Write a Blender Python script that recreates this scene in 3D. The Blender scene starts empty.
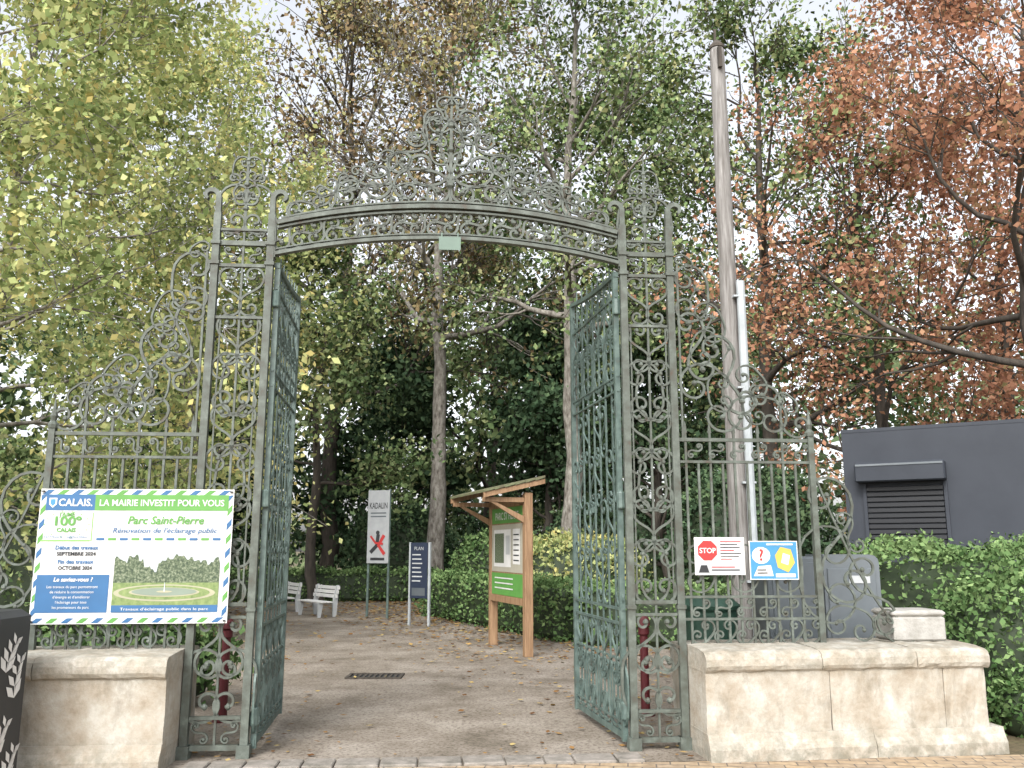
import bpy, math, numpy as np
from mathutils import Vector
SC=bpy.context.scene
COL=SC.collection
PI=math.pi
# ---------------------------------------------------------------- materials
def nt(name):
    m=bpy.data.materials.new(name); m.use_nodes=True
    return m,m.node_tree.nodes,m.node_tree.links
def ramp_node(N,stops):
    r=N.new('ShaderNodeValToRGB'); e=r.color_ramp.elements
    e[0].position=stops[0][0]; e[0].color=(*stops[0][1],1)
    e[1].position=stops[-1][0]; e[1].color=(*stops[-1][1],1)
    for p,c in stops[1:-1]:
        x=e.new(p); x.color=(*c,1)
    return r
def mat(name,stops,scale=5,rough=.7,bump=.1,bscale=None,metal=0,detail=4,stretch=(1,1,1)):
    m,N,L=nt(name); b=N['Principled BSDF']
    tc=N.new('ShaderNodeTexCoord'); mp=N.new('ShaderNodeMapping'); mp.inputs['Scale'].default_value=stretch
    L.new(tc.outputs['Object'],mp.inputs[0])
    n=N.new('ShaderNodeTexNoise'); n.inputs['Scale'].default_value=scale; n.inputs['Detail'].default_value=detail; n.inputs['Roughness'].default_value=.65
    L.new(mp.outputs[0],n.inputs['Vector'])
    r=ramp_node(N,stops); L.new(n.outputs['Fac'],r.inputs[0]); L.new(r.outputs[0],b.inputs['Base Color'])
    b.inputs['Roughness'].default_value=rough; b.inputs['Metallic'].default_value=metal
    if bump>=.2:
        n2=N.new('ShaderNodeTexNoise'); n2.inputs['Scale'].default_value=bscale or scale*4; n2.inputs['Detail'].default_value=3
        L.new(mp.outputs[0],n2.inputs['Vector'])
        bp=N.new('ShaderNodeBump'); bp.inputs['Strength'].default_value=bump; bp.inputs['Distance'].default_value=.02
        L.new(n2.outputs['Fac'],bp.inputs['Height']); L.new(bp.outputs[0],b.inputs['Normal'])
    return m
def flat(name,c,rough=.55):
    d=tuple(x*.86 for x in c)
    return mat(name,[(.3,d),(.7,c)],scale=6,rough=rough,bump=0,detail=2)
def leafmat(name,cols,trans=.35):
    m,N,L=nt(name); N.remove(N['Principled BSDF'])
    a=N.new('ShaderNodeAttribute'); a.attribute_name='tint'
    k=len(cols); r=ramp_node(N,[(i/(k-1),c) for i,c in enumerate(cols)])
    L.new(a.outputs['Fac'],r.inputs[0])
    d=N.new('ShaderNodeBsdfDiffuse')
    L.new(r.outputs[0],d.inputs[0])
    if trans:
        t=N.new('ShaderNodeBsdfTranslucent'); mx=N.new('ShaderNodeMixShader'); mx.inputs[0].default_value=trans
        L.new(r.outputs[0],t.inputs[0]); L.new(d.outputs[0],mx.inputs[1]); L.new(t.outputs[0],mx.inputs[2])
        L.new(mx.outputs[0],N['Material Output'].inputs[0])
    else: L.new(d.outputs[0],N['Material Output'].inputs[0])
    return m
M={}
M['iron']=mat('weathered_green_iron',[(.25,(.07,.05,.035)),(.38,(.062,.068,.055)),(.55,(.088,.104,.088)),(.75,(.15,.172,.15))],scale=9,rough=.6,bump=0)
M['leafiron']=mat('green_painted_iron',[(.25,(.07,.065,.053)),(.42,(.065,.10,.09)),(.7,(.13,.178,.16))],scale=8,rough=.5,bump=0)
M['white']=flat('white_paint',(.68,.68,.67))
M['grey']=flat('light_grey_paint',(.45,.47,.48))
M['sgrey']=flat('aged_sign_grey',(.34,.355,.365))
M['green']=flat('print_green',(.10,.29,.06)); M['lgreen']=flat('print_light_green',(.2,.4,.11))
M['blue']=flat('print_blue',(.03,.12,.27)); M['cyan']=flat('print_cyan',(.05,.23,.42))
M['red']=flat('sign_red',(.42,.03,.03)); M['maroon']=flat('bollard_red',(.10,.012,.016))
M['black']=flat('dark_print',(.022,.024,.027)); M['yellow']=flat('print_yellow',(.6,.40,.08))
M['beige']=flat('print_beige',(.40,.38,.31)); M['pgreen']=mat('print_trees',[(.35,(.03,.05,.03)),(.5,(.08,.11,.06)),(.65,(.22,.25,.17))],scale=55,bump=0)
M['lawn']=mat('print_lawn',[(.35,(.12,.18,.06)),(.65,(.22,.28,.11))],scale=25,bump=0); M['pond']=flat('print_pond',(.36,.35,.24)); M['psky']=flat('print_sky',(.46,.50,.52))
M['water']=flat('print_water',(.20,.25,.2))
M['wood']=mat('honey_wood',[(.3,(.18,.10,.05)),(.7,(.34,.215,.12))],scale=4,rough=.7,bump=.2,stretch=(6,6,.6))
M['roofwood']=mat('mossy_roof',[(.35,(.10,.085,.05)),(.6,(.14,.155,.08))],scale=5,bump=.3)
M['pole']=mat('weathered_pole_wood',[(.25,(.09,.08,.07)),(.45,(.17,.16,.15)),(.6,(.24,.23,.22)),(.75,(.36,.35,.335))],scale=4,rough=.85,bump=.5,stretch=(7,7,.5))
M['metalw']=mat('galvanised_metal',[(.3,(.28,.31,.32)),(.7,(.42,.45,.47))],scale=3,rough=.45,bump=0)
M['dark']=mat('charcoal_cladding',[(.3,(.017,.022,.032)),(.7,(.027,.033,.045))],scale=1.5,rough=.65,bump=0)
M['cab']=mat('grey_cabinet',[(.3,(.07,.085,.095)),(.7,(.095,.11,.122))],scale=2,rough=.5,bump=0)
M['cab2']=mat('pale_cabinet',[(.3,(.10,.118,.13)),(.7,(.14,.158,.172))],scale=2,rough=.5,bump=0)
M['binG']=flat('bin_green',(.02,.06,.04))
M['bark']=mat('grey_bark',[(.28,(.055,.048,.04)),(.42,(.14,.125,.105)),(.55,(.22,.205,.18)),(.72,(.34,.325,.29))],scale=4,rough=.9,bump=.9,bscale=9,stretch=(2.5,2.5,1.0))
M['barkd']=mat('dark_bark',[(.3,(.03,.026,.022)),(.7,(.09,.075,.06))],scale=3,rough=.9,bump=.5,stretch=(2.5,2.5,.6))
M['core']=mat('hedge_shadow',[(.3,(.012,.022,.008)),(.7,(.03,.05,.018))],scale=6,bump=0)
def stone():
    m,N,L=nt('stained_limestone'); b=N['Principled BSDF']; b.inputs['Roughness'].default_value=.9
    tc=N.new('ShaderNodeTexCoord')
    def noise(s,d=8,st=(1,1,1)):
        mp=N.new('ShaderNodeMapping'); mp.inputs['Scale'].default_value=st; L.new(tc.outputs['Object'],mp.inputs[0])
        n=N.new('ShaderNodeTexNoise'); n.inputs['Scale'].default_value=s; n.inputs['Detail'].default_value=d; n.inputs['Roughness'].default_value=.7
        L.new(mp.outputs[0],n.inputs['Vector']); return n
    r=ramp_node(N,[(.30,(.26,.215,.16)),(.42,(.34,.30,.24)),(.54,(.40,.37,.315)),(.64,(.47,.45,.40)),(.74,(.53,.52,.485))]); L.new(noise(4.2).outputs[0],r.inputs[0])
    r2=ramp_node(N,[(.52,(0,0,0)),(.66,(1,1,1))]); L.new(noise(3.0,8,(1.6,1.6,.7)).outputs[0],r2.inputs[0])
    mx=N.new('ShaderNodeMix'); mx.data_type='RGBA'; mx.inputs['B'].default_value=(.16,.14,.105,1)
    sc=N.new('ShaderNodeMath'); sc.operation='MULTIPLY'; sc.inputs[1].default_value=.5; L.new(r2.outputs[0],sc.inputs[0])
    L.new(sc.outputs[0],mx.inputs['Factor']); L.new(r.outputs[0],mx.inputs['A'])
    sx=N.new('ShaderNodeSeparateXYZ'); L.new(tc.outputs['Object'],sx.inputs[0])
    r3=ramp_node(N,[(0,(.7,.7,.7)),(.14,(.45,.45,.45)),(.28,(0.1,0.1,0.1)),(.60,(0.1,0.1,0.1)),(.68,(.45,.45,.45)),(1,(.55,.55,.55))]); L.new(sx.outputs['Z'],r3.inputs[0])
    r4=ramp_node(N,[(.42,(0,0,0)),(.60,(1,1,1))]); L.new(noise(8,8).outputs[0],r4.inputs[0])
    mm=N.new('ShaderNodeMath'); mm.operation='MULTIPLY'; L.new(r3.outputs[0],mm.inputs[0]); L.new(r4.outputs[0],mm.inputs[1])
    m2=N.new('ShaderNodeMix'); m2.data_type='RGBA'; m2.inputs['B'].default_value=(.14,.135,.10,1)
    L.new(mm.outputs[0],m2.inputs['Factor']); L.new(mx.outputs['Result'],m2.inputs['A']); L.new(m2.outputs['Result'],b.inputs['Base Color'])
    bp=N.new('ShaderNodeBump'); bp.inputs['Strength'].default_value=.5; bp.inputs['Distance'].default_value=.015
    L.new(noise(22,5).outputs[0],bp.inputs['Height']); L.new(bp.outputs[0],b.inputs['Normal'])
    return m
M['stone']=stone()
def groundmat(name,cols,s1,s2,spk):
    m,N,L=nt(name); b=N['Principled BSDF']; b.inputs['Roughness'].default_value=.95
    tc=N.new('ShaderNodeTexCoord')
    def noise(s,d=6):
        n=N.new('ShaderNodeTexNoise'); n.inputs['Scale'].default_value=s; n.inputs['Detail'].default_value=d; n.inputs['Roughness'].default_value=.7
        L.new(tc.outputs['Object'],n.inputs['Vector']); return n
    r=ramp_node(N,cols); L.new(noise(s1).outputs[0],r.inputs[0])
    r2=ramp_node(N,[(.38,(.45,.42,.38)),(.52,(1,1,1)),(.75,(1.0,1.0,1.0))]); L.new(noise(s2,4).outputs[0],r2.inputs[0])
    mx=N.new('ShaderNodeMix'); mx.data_type='RGBA'; mx.blend_type='MULTIPLY'; mx.inputs['Factor'].default_value=spk
    L.new(r.outputs[0],mx.inputs['A']); L.new(r2.outputs[0],mx.inputs['B']); L.new(mx.outputs['Result'],b.inputs['Base Color'])
    bp=N.new('ShaderNodeBump'); bp.inputs['Strength'].default_value=.5; bp.inputs['Distance'].default_value=.01
    L.new(noise(s2*1.3,3).outputs[0],bp.inputs['Height']); L.new(bp.outputs[0],b.inputs['Normal'])
    return m
M['path']=groundmat('packed_gravel',[(.32,(.13,.108,.08)),(.46,(.215,.183,.147)),(.58,(.28,.245,.205)),(.72,(.35,.315,.27))],1.1,30,.9)
M['ground']=groundmat('leafy_soil',[(.3,(.07,.07,.03)),(.5,(.13,.10,.055)),(.7,(.12,.15,.05))],1.4,16,.7)
def paving():
    m,N,L=nt('buff_paving'); b=N['Principled BSDF']; b.inputs['Roughness'].default_value=.8
    tc=N.new('ShaderNodeTexCoord'); mp=N.new('ShaderNodeMapping'); mp.inputs['Rotation'].default_value=(0,0,math.radians(8)); L.new(tc.outputs['Object'],mp.inputs[0])
    br=N.new('ShaderNodeTexBrick'); br.inputs['Scale'].default_value=1; br.inputs['Brick Width'].default_value=.21; br.inputs['Row Height'].default_value=.105; br.inputs['Mortar Size'].default_value=.006
    br.inputs['Color1'].default_value=(.44,.33,.21,1); br.inputs['Color2'].default_value=(.35,.27,.19,1); br.inputs['Mortar'].default_value=(.13,.11,.09,1)
    L.new(mp.outputs[0],br.inputs['Vector'])
    n=N.new('ShaderNodeTexNoise'); n.inputs['Scale'].default_value=14; n.inputs['Detail'].default_value=5; L.new(tc.outputs['Object'],n.inputs['Vector'])
    r=ramp_node(N,[(.3,(.6,.58,.55)),(.65,(1,1,1))]); L.new(n.outputs[0],r.inputs[0])
    mx=N.new('ShaderNodeMix'); mx.data_type='RGBA'; mx.blend_type='MULTIPLY'; mx.inputs['Factor'].default_value=1
    L.new(br.outputs[0],mx.inputs['A']); L.new(r.outputs[0],mx.inputs['B']); L.new(mx.outputs['Result'],b.inputs['Base Color'])
    return m
M['paving']=paving()
M['kerb']=mat('granite_kerb',[(.3,(.13,.12,.10)),(.7,(.30,.27,.24))],scale=8,rough=.9,bump=.5)
M['conc']=mat('pale_concrete',[(.3,(.24,.23,.205)),(.7,(.40,.39,.365))],scale=8,rough=.9,bump=.3)
LM={
 'yg':leafmat('yellow_green_leaves',[(.14,.19,.07),(.33,.40,.16),(.52,.54,.25),(.64,.54,.21)],.3),
 'gr':leafmat('mid_green_leaves',[(.055,.095,.04),(.13,.19,.08),(.24,.30,.14),(.38,.37,.19)],0),
 'dk':leafmat('dark_green_leaves',[(.025,.05,.025),(.06,.10,.055),(.12,.175,.085)],0),
 'br':leafmat('sparse_brown_leaves',[(.13,.09,.06),(.25,.18,.10),(.25,.26,.12),(.40,.31,.16)],0),
 'rd':leafmat('russet_leaves',[(.19,.09,.06),(.38,.19,.12),(.53,.29,.185),(.33,.29,.14)],.3),
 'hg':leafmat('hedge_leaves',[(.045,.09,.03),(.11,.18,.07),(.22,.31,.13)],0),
 'fl':leafmat('fallen_leaves',[(.10,.05,.025),(.22,.12,.05),(.34,.22,.09),(.42,.34,.15)],0),
}
# ---------------------------------------------------------------- mesh builder
class MB:
    def __init__(s): s.v=[]; s.f=[]; s.m=[]
    def add(s,vs,fs,mi=0):
        o=len(s.v); s.v+= [tuple(map(float,p)) for p in vs]
        for f in fs: s.f.append(tuple(i+o for i in f)); s.m.append(mi)
    def box(s,c,d,mi=0,rz=0,ch=0.0):
        x,y,z=[k/2 for k in d]
        if ch<=0:
            P=[(a*x,b*y,e*z) for e in(-1,1) for a,b in((-1,-1),(1,-1),(1,1),(-1,1))]
            F=[(3,2,1,0),(4,5,6,7),(0,1,5,4),(1,2,6,5),(2,3,7,6),(3,0,4,7)]
        else:
            P=[];F=[]
            def ring(ix,zz):
                X=x-ix;Y=y-ix;k=ch
                return [(-X+k,-Y,zz),(X-k,-Y,zz),(X,-Y+k,zz),(X,Y-k,zz),(X-k,Y,zz),(-X+k,Y,zz),(-X,Y-k,zz),(-X,-Y+k,zz)]
            R=[ring(ch,-z),ring(0,-z+ch),ring(0,z-ch),ring(ch,z)]
            for r in R:P+=r
            for j in range(3):
                for i in range(8): F.append((j*8+i,j*8+(i+1)%8,(j+1)*8+(i+1)%8,(j+1)*8+i))
            F.append(tuple(range(7,-1,-1))); F.append(tuple(24+i for i in range(8)))
        ca,sa=math.cos(rz),math.sin(rz)
        s.add([(c[0]+p[0]*ca-p[1]*sa,c[1]+p[0]*sa+p[1]*ca,c[2]+p[2]) for p in P],F,mi)
    def strip(s,pts,w,d,y=0,mi=0,taper=None):
        P=np.array(pts,float); n=len(P)
        T=np.gradient(P,axis=0); T/= (np.linalg.norm(T,axis=1)[:,None]+1e-9)
        Nn=np.stack([-T[:,1],T[:,0]],1); W=np.full(n,w/2)
        if taper is not None: W=W*np.asarray(taper)
        a=P+Nn*W[:,None]; b=P-Nn*W[:,None]; V=[]
        for i in range(n):
            V+=[(a[i,0],y-d/2,a[i,1]),(b[i,0],y-d/2,b[i,1]),(b[i,0],y+d/2,b[i,1]),(a[i,0],y+d/2,a[i,1])]
        F=[]
        for i in range(n-1):
            for k in range(4): F.append((i*4+k,i*4+(k+1)%4,(i+1)*4+(k+1)%4,(i+1)*4+k))
        F.append((3,2,1,0)); F.append(tuple((n-1)*4+k for k in range(4)))
        s.add(V,F,mi)
    def lathe(s,prof,c=(0,0,0),n=12,mi=0):
        V=[];F=[]
        for r,z in prof:
            for i in range(n):
                a=2*PI*i/n; V.append((c[0]+r*math.cos(a),c[1]+r*math.sin(a),c[2]+z))
        for j in range(len(prof)-1):
            for i in range(n): F.append((j*n+i,j*n+(i+1)%n,(j+1)*n+(i+1)%n,(j+1)*n+i))
        F.append(tuple(range(n-1,-1,-1))); F.append(tuple((len(prof)-1)*n+i for i in range(n)))
        s.add(V,F,mi)
    def blob(s,x,z,r,y=0,mi=0): s.lathe([(r*.3,-r),(r,-r*.3),(r,r*.3),(r*.3,r)],(x,y,z),6,mi)
    def poly(s,pts,y,mi=0): s.add([(p[0],y,p[1]) for p in pts],[tuple(range(len(pts)))],mi)
    def rect(s,x0,z0,x1,z1,y,mi=0): s.poly([(x0,z0),(x1,z0),(x1,z1),(x0,z1)],y,mi)
    def text(s,t,size,x,z,y,mi,align='CENTER',bold=0,shear=0,sx=1,vert=False,fit=None):
        cu=bpy.data.curves.new('t','FONT'); cu.body=t; cu.size=size; cu.align_x=align; cu.offset=bold; cu.shear=shear; cu.resolution_u=3
        ob=bpy.data.objects.new('t',cu); COL.objects.link(ob); bpy.context.view_layer.update()
        ev=ob.evaluated_get(bpy.context.evaluated_depsgraph_get()); me=ev.to_mesh()
        if fit:
            xs=[v.co.x for v in me.vertices]; sx=fit/(max(xs)-min(xs))
        V=[(x+v.co.x*sx,y,z+v.co.y) for v in me.vertices]
        s.add(V,[tuple(p.vertices) for p in me.polygons],mi)
        ev.to_mesh_clear(); bpy.data.objects.remove(ob); bpy.data.curves.remove(cu)
    def obj(s,name,mats,parent=None,smooth=False,loc=(0,0,0),rz=0,label=None):
        me=bpy.data.meshes.new(name); me.from_pydata(s.v,[],s.f)
        for k in mats: me.materials.append(M[k] if isinstance(k,str) else k)
        me.polygons.foreach_set('material_index',s.m)
        if smooth: me.polygons.foreach_set('use_smooth',[True]*len(s.f))
        me.update(); ob=bpy.data.objects.new(name,me); COL.objects.link(ob)
        ob.location=loc; ob.rotation_euler[2]=rz
        if parent: ob.parent=parent
        if label: ob['label']=label
        return ob
def top(name,label,cat,loc,rz=0,group=None):
    e=bpy.data.objects.new(name,None); e.empty_display_size=.2; COL.objects.link(e)
    e.location=loc; e.rotation_euler[2]=rz; e['label']=label; e['category']=cat
    if group: e['group']=group
    return e
def np_obj(name,V,Q,mats,parent=None,tint=None,mi=None,smooth=False):
    V=np.asarray(V,np.float32); Q=np.asarray(Q,np.int32)
    me=bpy.data.meshes.new(name); me.vertices.add(len(V)); me.vertices.foreach_set('co',V.ravel())
    me.loops.add(len(Q)*4); me.loops.foreach_set('vertex_index',Q.ravel())
    me.polygons.add(len(Q)); me.polygons.foreach_set('loop_start',np.arange(0,len(Q)*4,4,dtype=np.int32))
    for k in mats: me.materials.append(k)
    if mi is not None: me.polygons.foreach_set('material_index',np.asarray(mi,np.int32))
    if smooth: me.polygons.foreach_set('use_smooth',np.ones(len(Q),bool))
    if tint is not None:
        a=me.attributes.new('tint','FLOAT','FACE'); a.data.foreach_set('value',np.asarray(tint,np.float32))
    me.update(calc_edges=True); me.validate()
    ob=bpy.data.objects.new(name,me); COL.objects.link(ob)
    if parent: ob.parent=parent
    return ob
# ---------------------------------------------------------------- scrolls
def half(turn,c=.24,L=.35,n=22):
    th=np.linspace(0,turn,n); ds=np.exp(-c*th)*(turn/(n-1))
    z=np.concatenate([[0],np.cumsum(np.exp(1j*(th[:-1]+th[1:])/2)*ds[:-1])])+L
    return z
def scroll(p0,p1,kind='S',t0=1.25,t1=1.25,flip=1,ratio=1.0,L=.35):
    a=half(t1*2*PI,L=L); b=half(t0*2*PI,L=L)*ratio
    b=-b if kind=='S' else -np.conj(b)
    z=np.concatenate([b[::-1],a])
    if flip<0: z=np.conj(z)
    P0=complex(*p0);P1=complex(*p1)
    z=P0+(z-z[0])*(P1-P0)/(z[-1]-z[0])
    return np.stack([z.real,z.imag],1)
def put(mb,p0,p1,kind='S',w=.014,d=.022,mir=None,balls=True,**k):
    P=scroll(p0,p1,kind,**k)
    for sgn in ((1,-1) if mir is not None else (1,)):
        Q=P.copy()
        if sgn<0: Q[:,0]=2*mir-Q[:,0]
        mb.strip(Q,w,d)
        if balls:
            mb.blob(Q[0,0],Q[0,1],w*1.2); mb.blob(Q[-1,0],Q[-1,1],w*1.2)
ROT=math.atan(.084); GO=(0,7.345,0)
def g2w(s,y): return (s*math.cos(ROT)-y*math.sin(ROT), 7.345+s*math.sin(ROT)+y*math.cos(ROT))
# ================================================================= PARK GATE
gate=top('park_gate','ornate wrought iron park gateway, weathered green, leaves standing open','gate',GO,ROT)
SL=[(-2.55,-2.09),(.99,1.41)]
for (a,b) in SL:
    for s,out in ((a,-1),(b,1)):
        m=MB()
        m.strip([(s,0),(s,1.5),(s,3),(s,4.45)],.060,.06)
        m.box((s,0,.05),(.10,.11,.10)); m.box((s,0,4.18),(.08,.085,.03)); m.box((s,0,4.0),(.08,.085,.03)); m.box((s,0,1.12),(.075,.08,.03))
        th=np.linspace(0,1.35*PI,16); rr=.075*np.exp(-.22*th)
        pts=[(s,4.43),(s,4.6)]; x,z,h=s,4.6,PI/2
        for k in range(15):
            h+=-out*(th[1]-th[0]); x+=math.cos(h)*rr[k]*.28; z+=math.sin(h)*rr[k]*.28; pts.append((x,z))
        m.strip(pts,.046,.05,taper=np.linspace(1,.55,len(pts)))
        m.obj('gate_post',['iron'],gate)
    c=(a+b)/2; m=MB(); i0=a+.035; i1=b-.035
    for z,w in ((.08,.04),(.30,.025),(1.06,.022),(1.16,.028),(3.52,.022),(3.98,.028),(4.18,.042),(4.30,.02)):
        m.strip([(i0,z),(i1,z)],w,.04)
    m.strip([(c,.08),(c,4.3)],.018,.018)
    for k in (-1,1): m.strip([(c+k*.155,1.16),(c+k*.155,3.52)],.013,.014)
    put(m,(c+.09,.38),(c+.09,.70),'C',mir=c,flip=1,w=.021); put(m,(c+.10,.68),(c+.09,1.0),'S',mir=c,flip=-1,w=.021)
    put(m,(c+.08,.14),(c+.15,.24),'S',mir=c,w=.013)
    z=1.2; k=0
    while z<3.45:
        h=.385
        put(m,(c+.07,z+.05),(c+.10,z+h-.03),'S' if k%2 else 'C',mir=c,flip=1 if k%2 else -1,w=.019); z+=h; k+=1
    put(m,(c+.07,3.6),(c+.11,3.9),'S',mir=c,w=.018); put(m,(c+.08,4.04),(c+.13,4.12),'S',mir=c,w=.013)
    put(m,(c+.06,4.24),(c+.15,4.27),'S',mir=c,w=.012)
    m.obj('scroll_panel',['iron'],gate)
    m=MB()
    m.strip([(c,4.3),(c,4.75),(c,4.98),(c,5.12)],.024,.02,taper=[1,1,.8,.15])
    put(m,(c+.09,4.36),(c+.06,4.62),'C',mir=c,w=.018); put(m,(c+.06,4.62),(c+.11,4.78),'S',mir=c,w=.017,flip=-1)
    put(m,(c+.05,4.80),(c+.035,4.93),'C',mir=c,w=.013)
    for zz,r in ((4.5,.028),(4.72,.03),(4.95,.022)): m.blob(c,zz,r)
    m.obj('finial',['iron'],gate)
C=-.55; HW=1.50
def arc(z0,zc,hw=HW,n=40,x0=-1,x1=1):
    t=np.linspace(x0,x1,n); return np.stack([C+t*hw,z0+(zc-z0)*(1-t*t)],1)
m=MB()
m.strip(arc(4.095,4.28),.030,.06); m.strip(arc(4.135,4.315),.012,.04)
m.strip(arc(4.37,4.565,1.49),.038,.10); m.strip(arc(4.33,4.522,1.49),.018,.06); m.strip(arc(4.415,4.61,1.46),.016,.07)
n=20
for i in range(n):
    t0=-.97+1.94*i/n+.004; t1=t0+1.94/n-.012
    zf=lambda t:4.235+.185*(1-t*t)
    put(m,(C+t0*HW,zf(t0)-.05),(C+t1*HW,zf(t1)+.05),'S',w=.021,d=.026,flip=1 if i%2 else -1,t0=1.05,t1=1.05)
    if i: m.blob(C+t0*HW,zf(t0),.02)
for k in (-1,1): m.strip([(C+k*(HW+.015),4.06),(C+k*(HW+.015),4.42)],.035,.05)
m.obj('arch',['iron'],gate)
m=MB()
m.strip([(C,4.58),(C,5.2),(C,5.55),(C,5.72)],.028,.022,taper=[1,1,.7,.1])
for zz,r in ((4.78,.04),(5.12,.034),(5.35,.034),(5.56,.026)): m.blob(C,zz,r)
R=dict(mir=C,d=.024)
for p0,p1,k,w,fl in (
 ((.25,4.92),(.12,5.29),'C',.024,-1),((.11,4.71),(.40,4.74),'C',.023,-1),((.43,5.00),(.66,4.71),'S',.025,1),((.29,5.21),(.48,4.95),'S',.019,-1),
 ((.14,5.44),(.32,5.20),'S',.019,1),((.06,5.56),(.13,5.36),'C',.016,1),((.07,5.03),(.10,5.19),'C',.016,1),((.62,4.86),(.92,4.67),'S',.022,-1),
 ((.88,4.76),(1.13,4.57),'S',.021,1),((1.10,4.65),(1.34,4.48),'S',.019,-1),((.56,5.03),(.70,4.91),'C',.014,1),((.82,4.88),(.94,4.80),'C',.014,1),
 ((1.04,4.76),(1.14,4.69),'C',.013,1),((1.22,4.62),(1.36,4.50),'C',.014,1),((.50,4.63),(.72,4.61),'C',.017,-1),((.78,4.60),(.98,4.56),'C',.015,-1),((.20,4.62),(.44,4.63),'C',.015,-1)):
    put(m,(C+p0[0],p0[1]),(C+p1[0],p1[1]),k,w=w,flip=fl,**R)
for k in (-1,1):
    for a_,b_ in ((.08,5.57),(.22,5.43),(.36,5.27),(.52,5.08),(.72,4.96),(.94,4.87),(1.14,4.72),(1.34,4.58)):
        for an in (40,75,105,140):
            a=math.radians(an); m.strip([(C+k*a_,b_-.03),(C+k*a_+math.cos(a)*.05,b_-.03+math.sin(a)*.06)],.018,.012,taper=[1,.2])
m.obj('crown_ornament',['iron'],gate)
m=MB(); m.box((C,-.07,4.21),(.19,.012,.12)); m.strip([(C-.07,4.26),(C-.07,4.31)],.01,.09,y=-.03); m.strip([(C+.07,4.26),(C+.07,4.31)],.01,.09,y=-.03)
m.obj('name_plaque',[flat('plaque_green',(.13,.19,.155))],gate)
def leaf_mesh():
    m=MB(); W=1.50
    for x,zt in ((.03,4.03),(W,4.13)): m.strip([(x,.06),(x,zt)],.045,.045)
    for z,w in ((.10,.05),(.20,.016),(.98,.022),(1.10,.022),(2.95,.016),(3.08,.016),(3.80,.022)): m.strip([(0,z),(W,z)],w,.022)
    T=[(W*t,4.0+.13*t*t) for t in np.linspace(0,1,8)]; m.strip(T,.04,.04)
    nb=8
    for i in range(1,nb):
        x=W*i/nb; m.strip([(x,.1),(x,3.98+.13*(i/nb)**2)],.015,.015)
        m.strip([(x,4.0),(x,4.12+.13*(i/nb)**2)],.026,.012,taper=[1,.1])
    for i in range(nb):
        x=W*(i+.5)/nb; z=1.15
        while z<2.85:
            if (i+int(z*2.3))%3: put(m,(x-.02,z+.04),(x+.02,z+.38),'S',w=.013,flip=1 if i%2 else -1,balls=False,d=.014)
            z+=.43
        put(m,(x-.02,3.85),(x+.02,3.96),'S',w=.010,balls=False,d=.012)
    for i in range(nb//2):
        x=W*(2*i+1)/nb
        put(m,(x+.05,.26),(x+.06,.58),'C',w=.017,mir=x,d=.016,balls=False); put(m,(x+.06,.60),(x+.05,.92),'S',w=.016,mir=x,d=.016,balls=False)
        put(m,(x+.05,3.14),(x+.06,3.45),'C',w=.015,mir=x,flip=-1,d=.014,balls=False); put(m,(x+.06,3.47),(x+.05,3.76),'S',w=.014,mir=x,d=.014,balls=False)
    m.box((.8,.0,1.95),(.02,.06,.05))
    return m
for hx,ang in ((-2.03,math.radians(97)-ROT),(.93,math.radians(101)-ROT)):
    L=leaf_mesh().obj('gate_leaf',['leafiron'],gate,loc=(hx,.03,0),rz=ang)
    for z in (.3,2.0,3.7):
        h=MB(); h.lathe([(.03,-.07),(.035,-.06),(.035,.06),(.03,.07)],(0,0,z),8); h.obj('hinge',['leafiron'],L)
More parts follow.
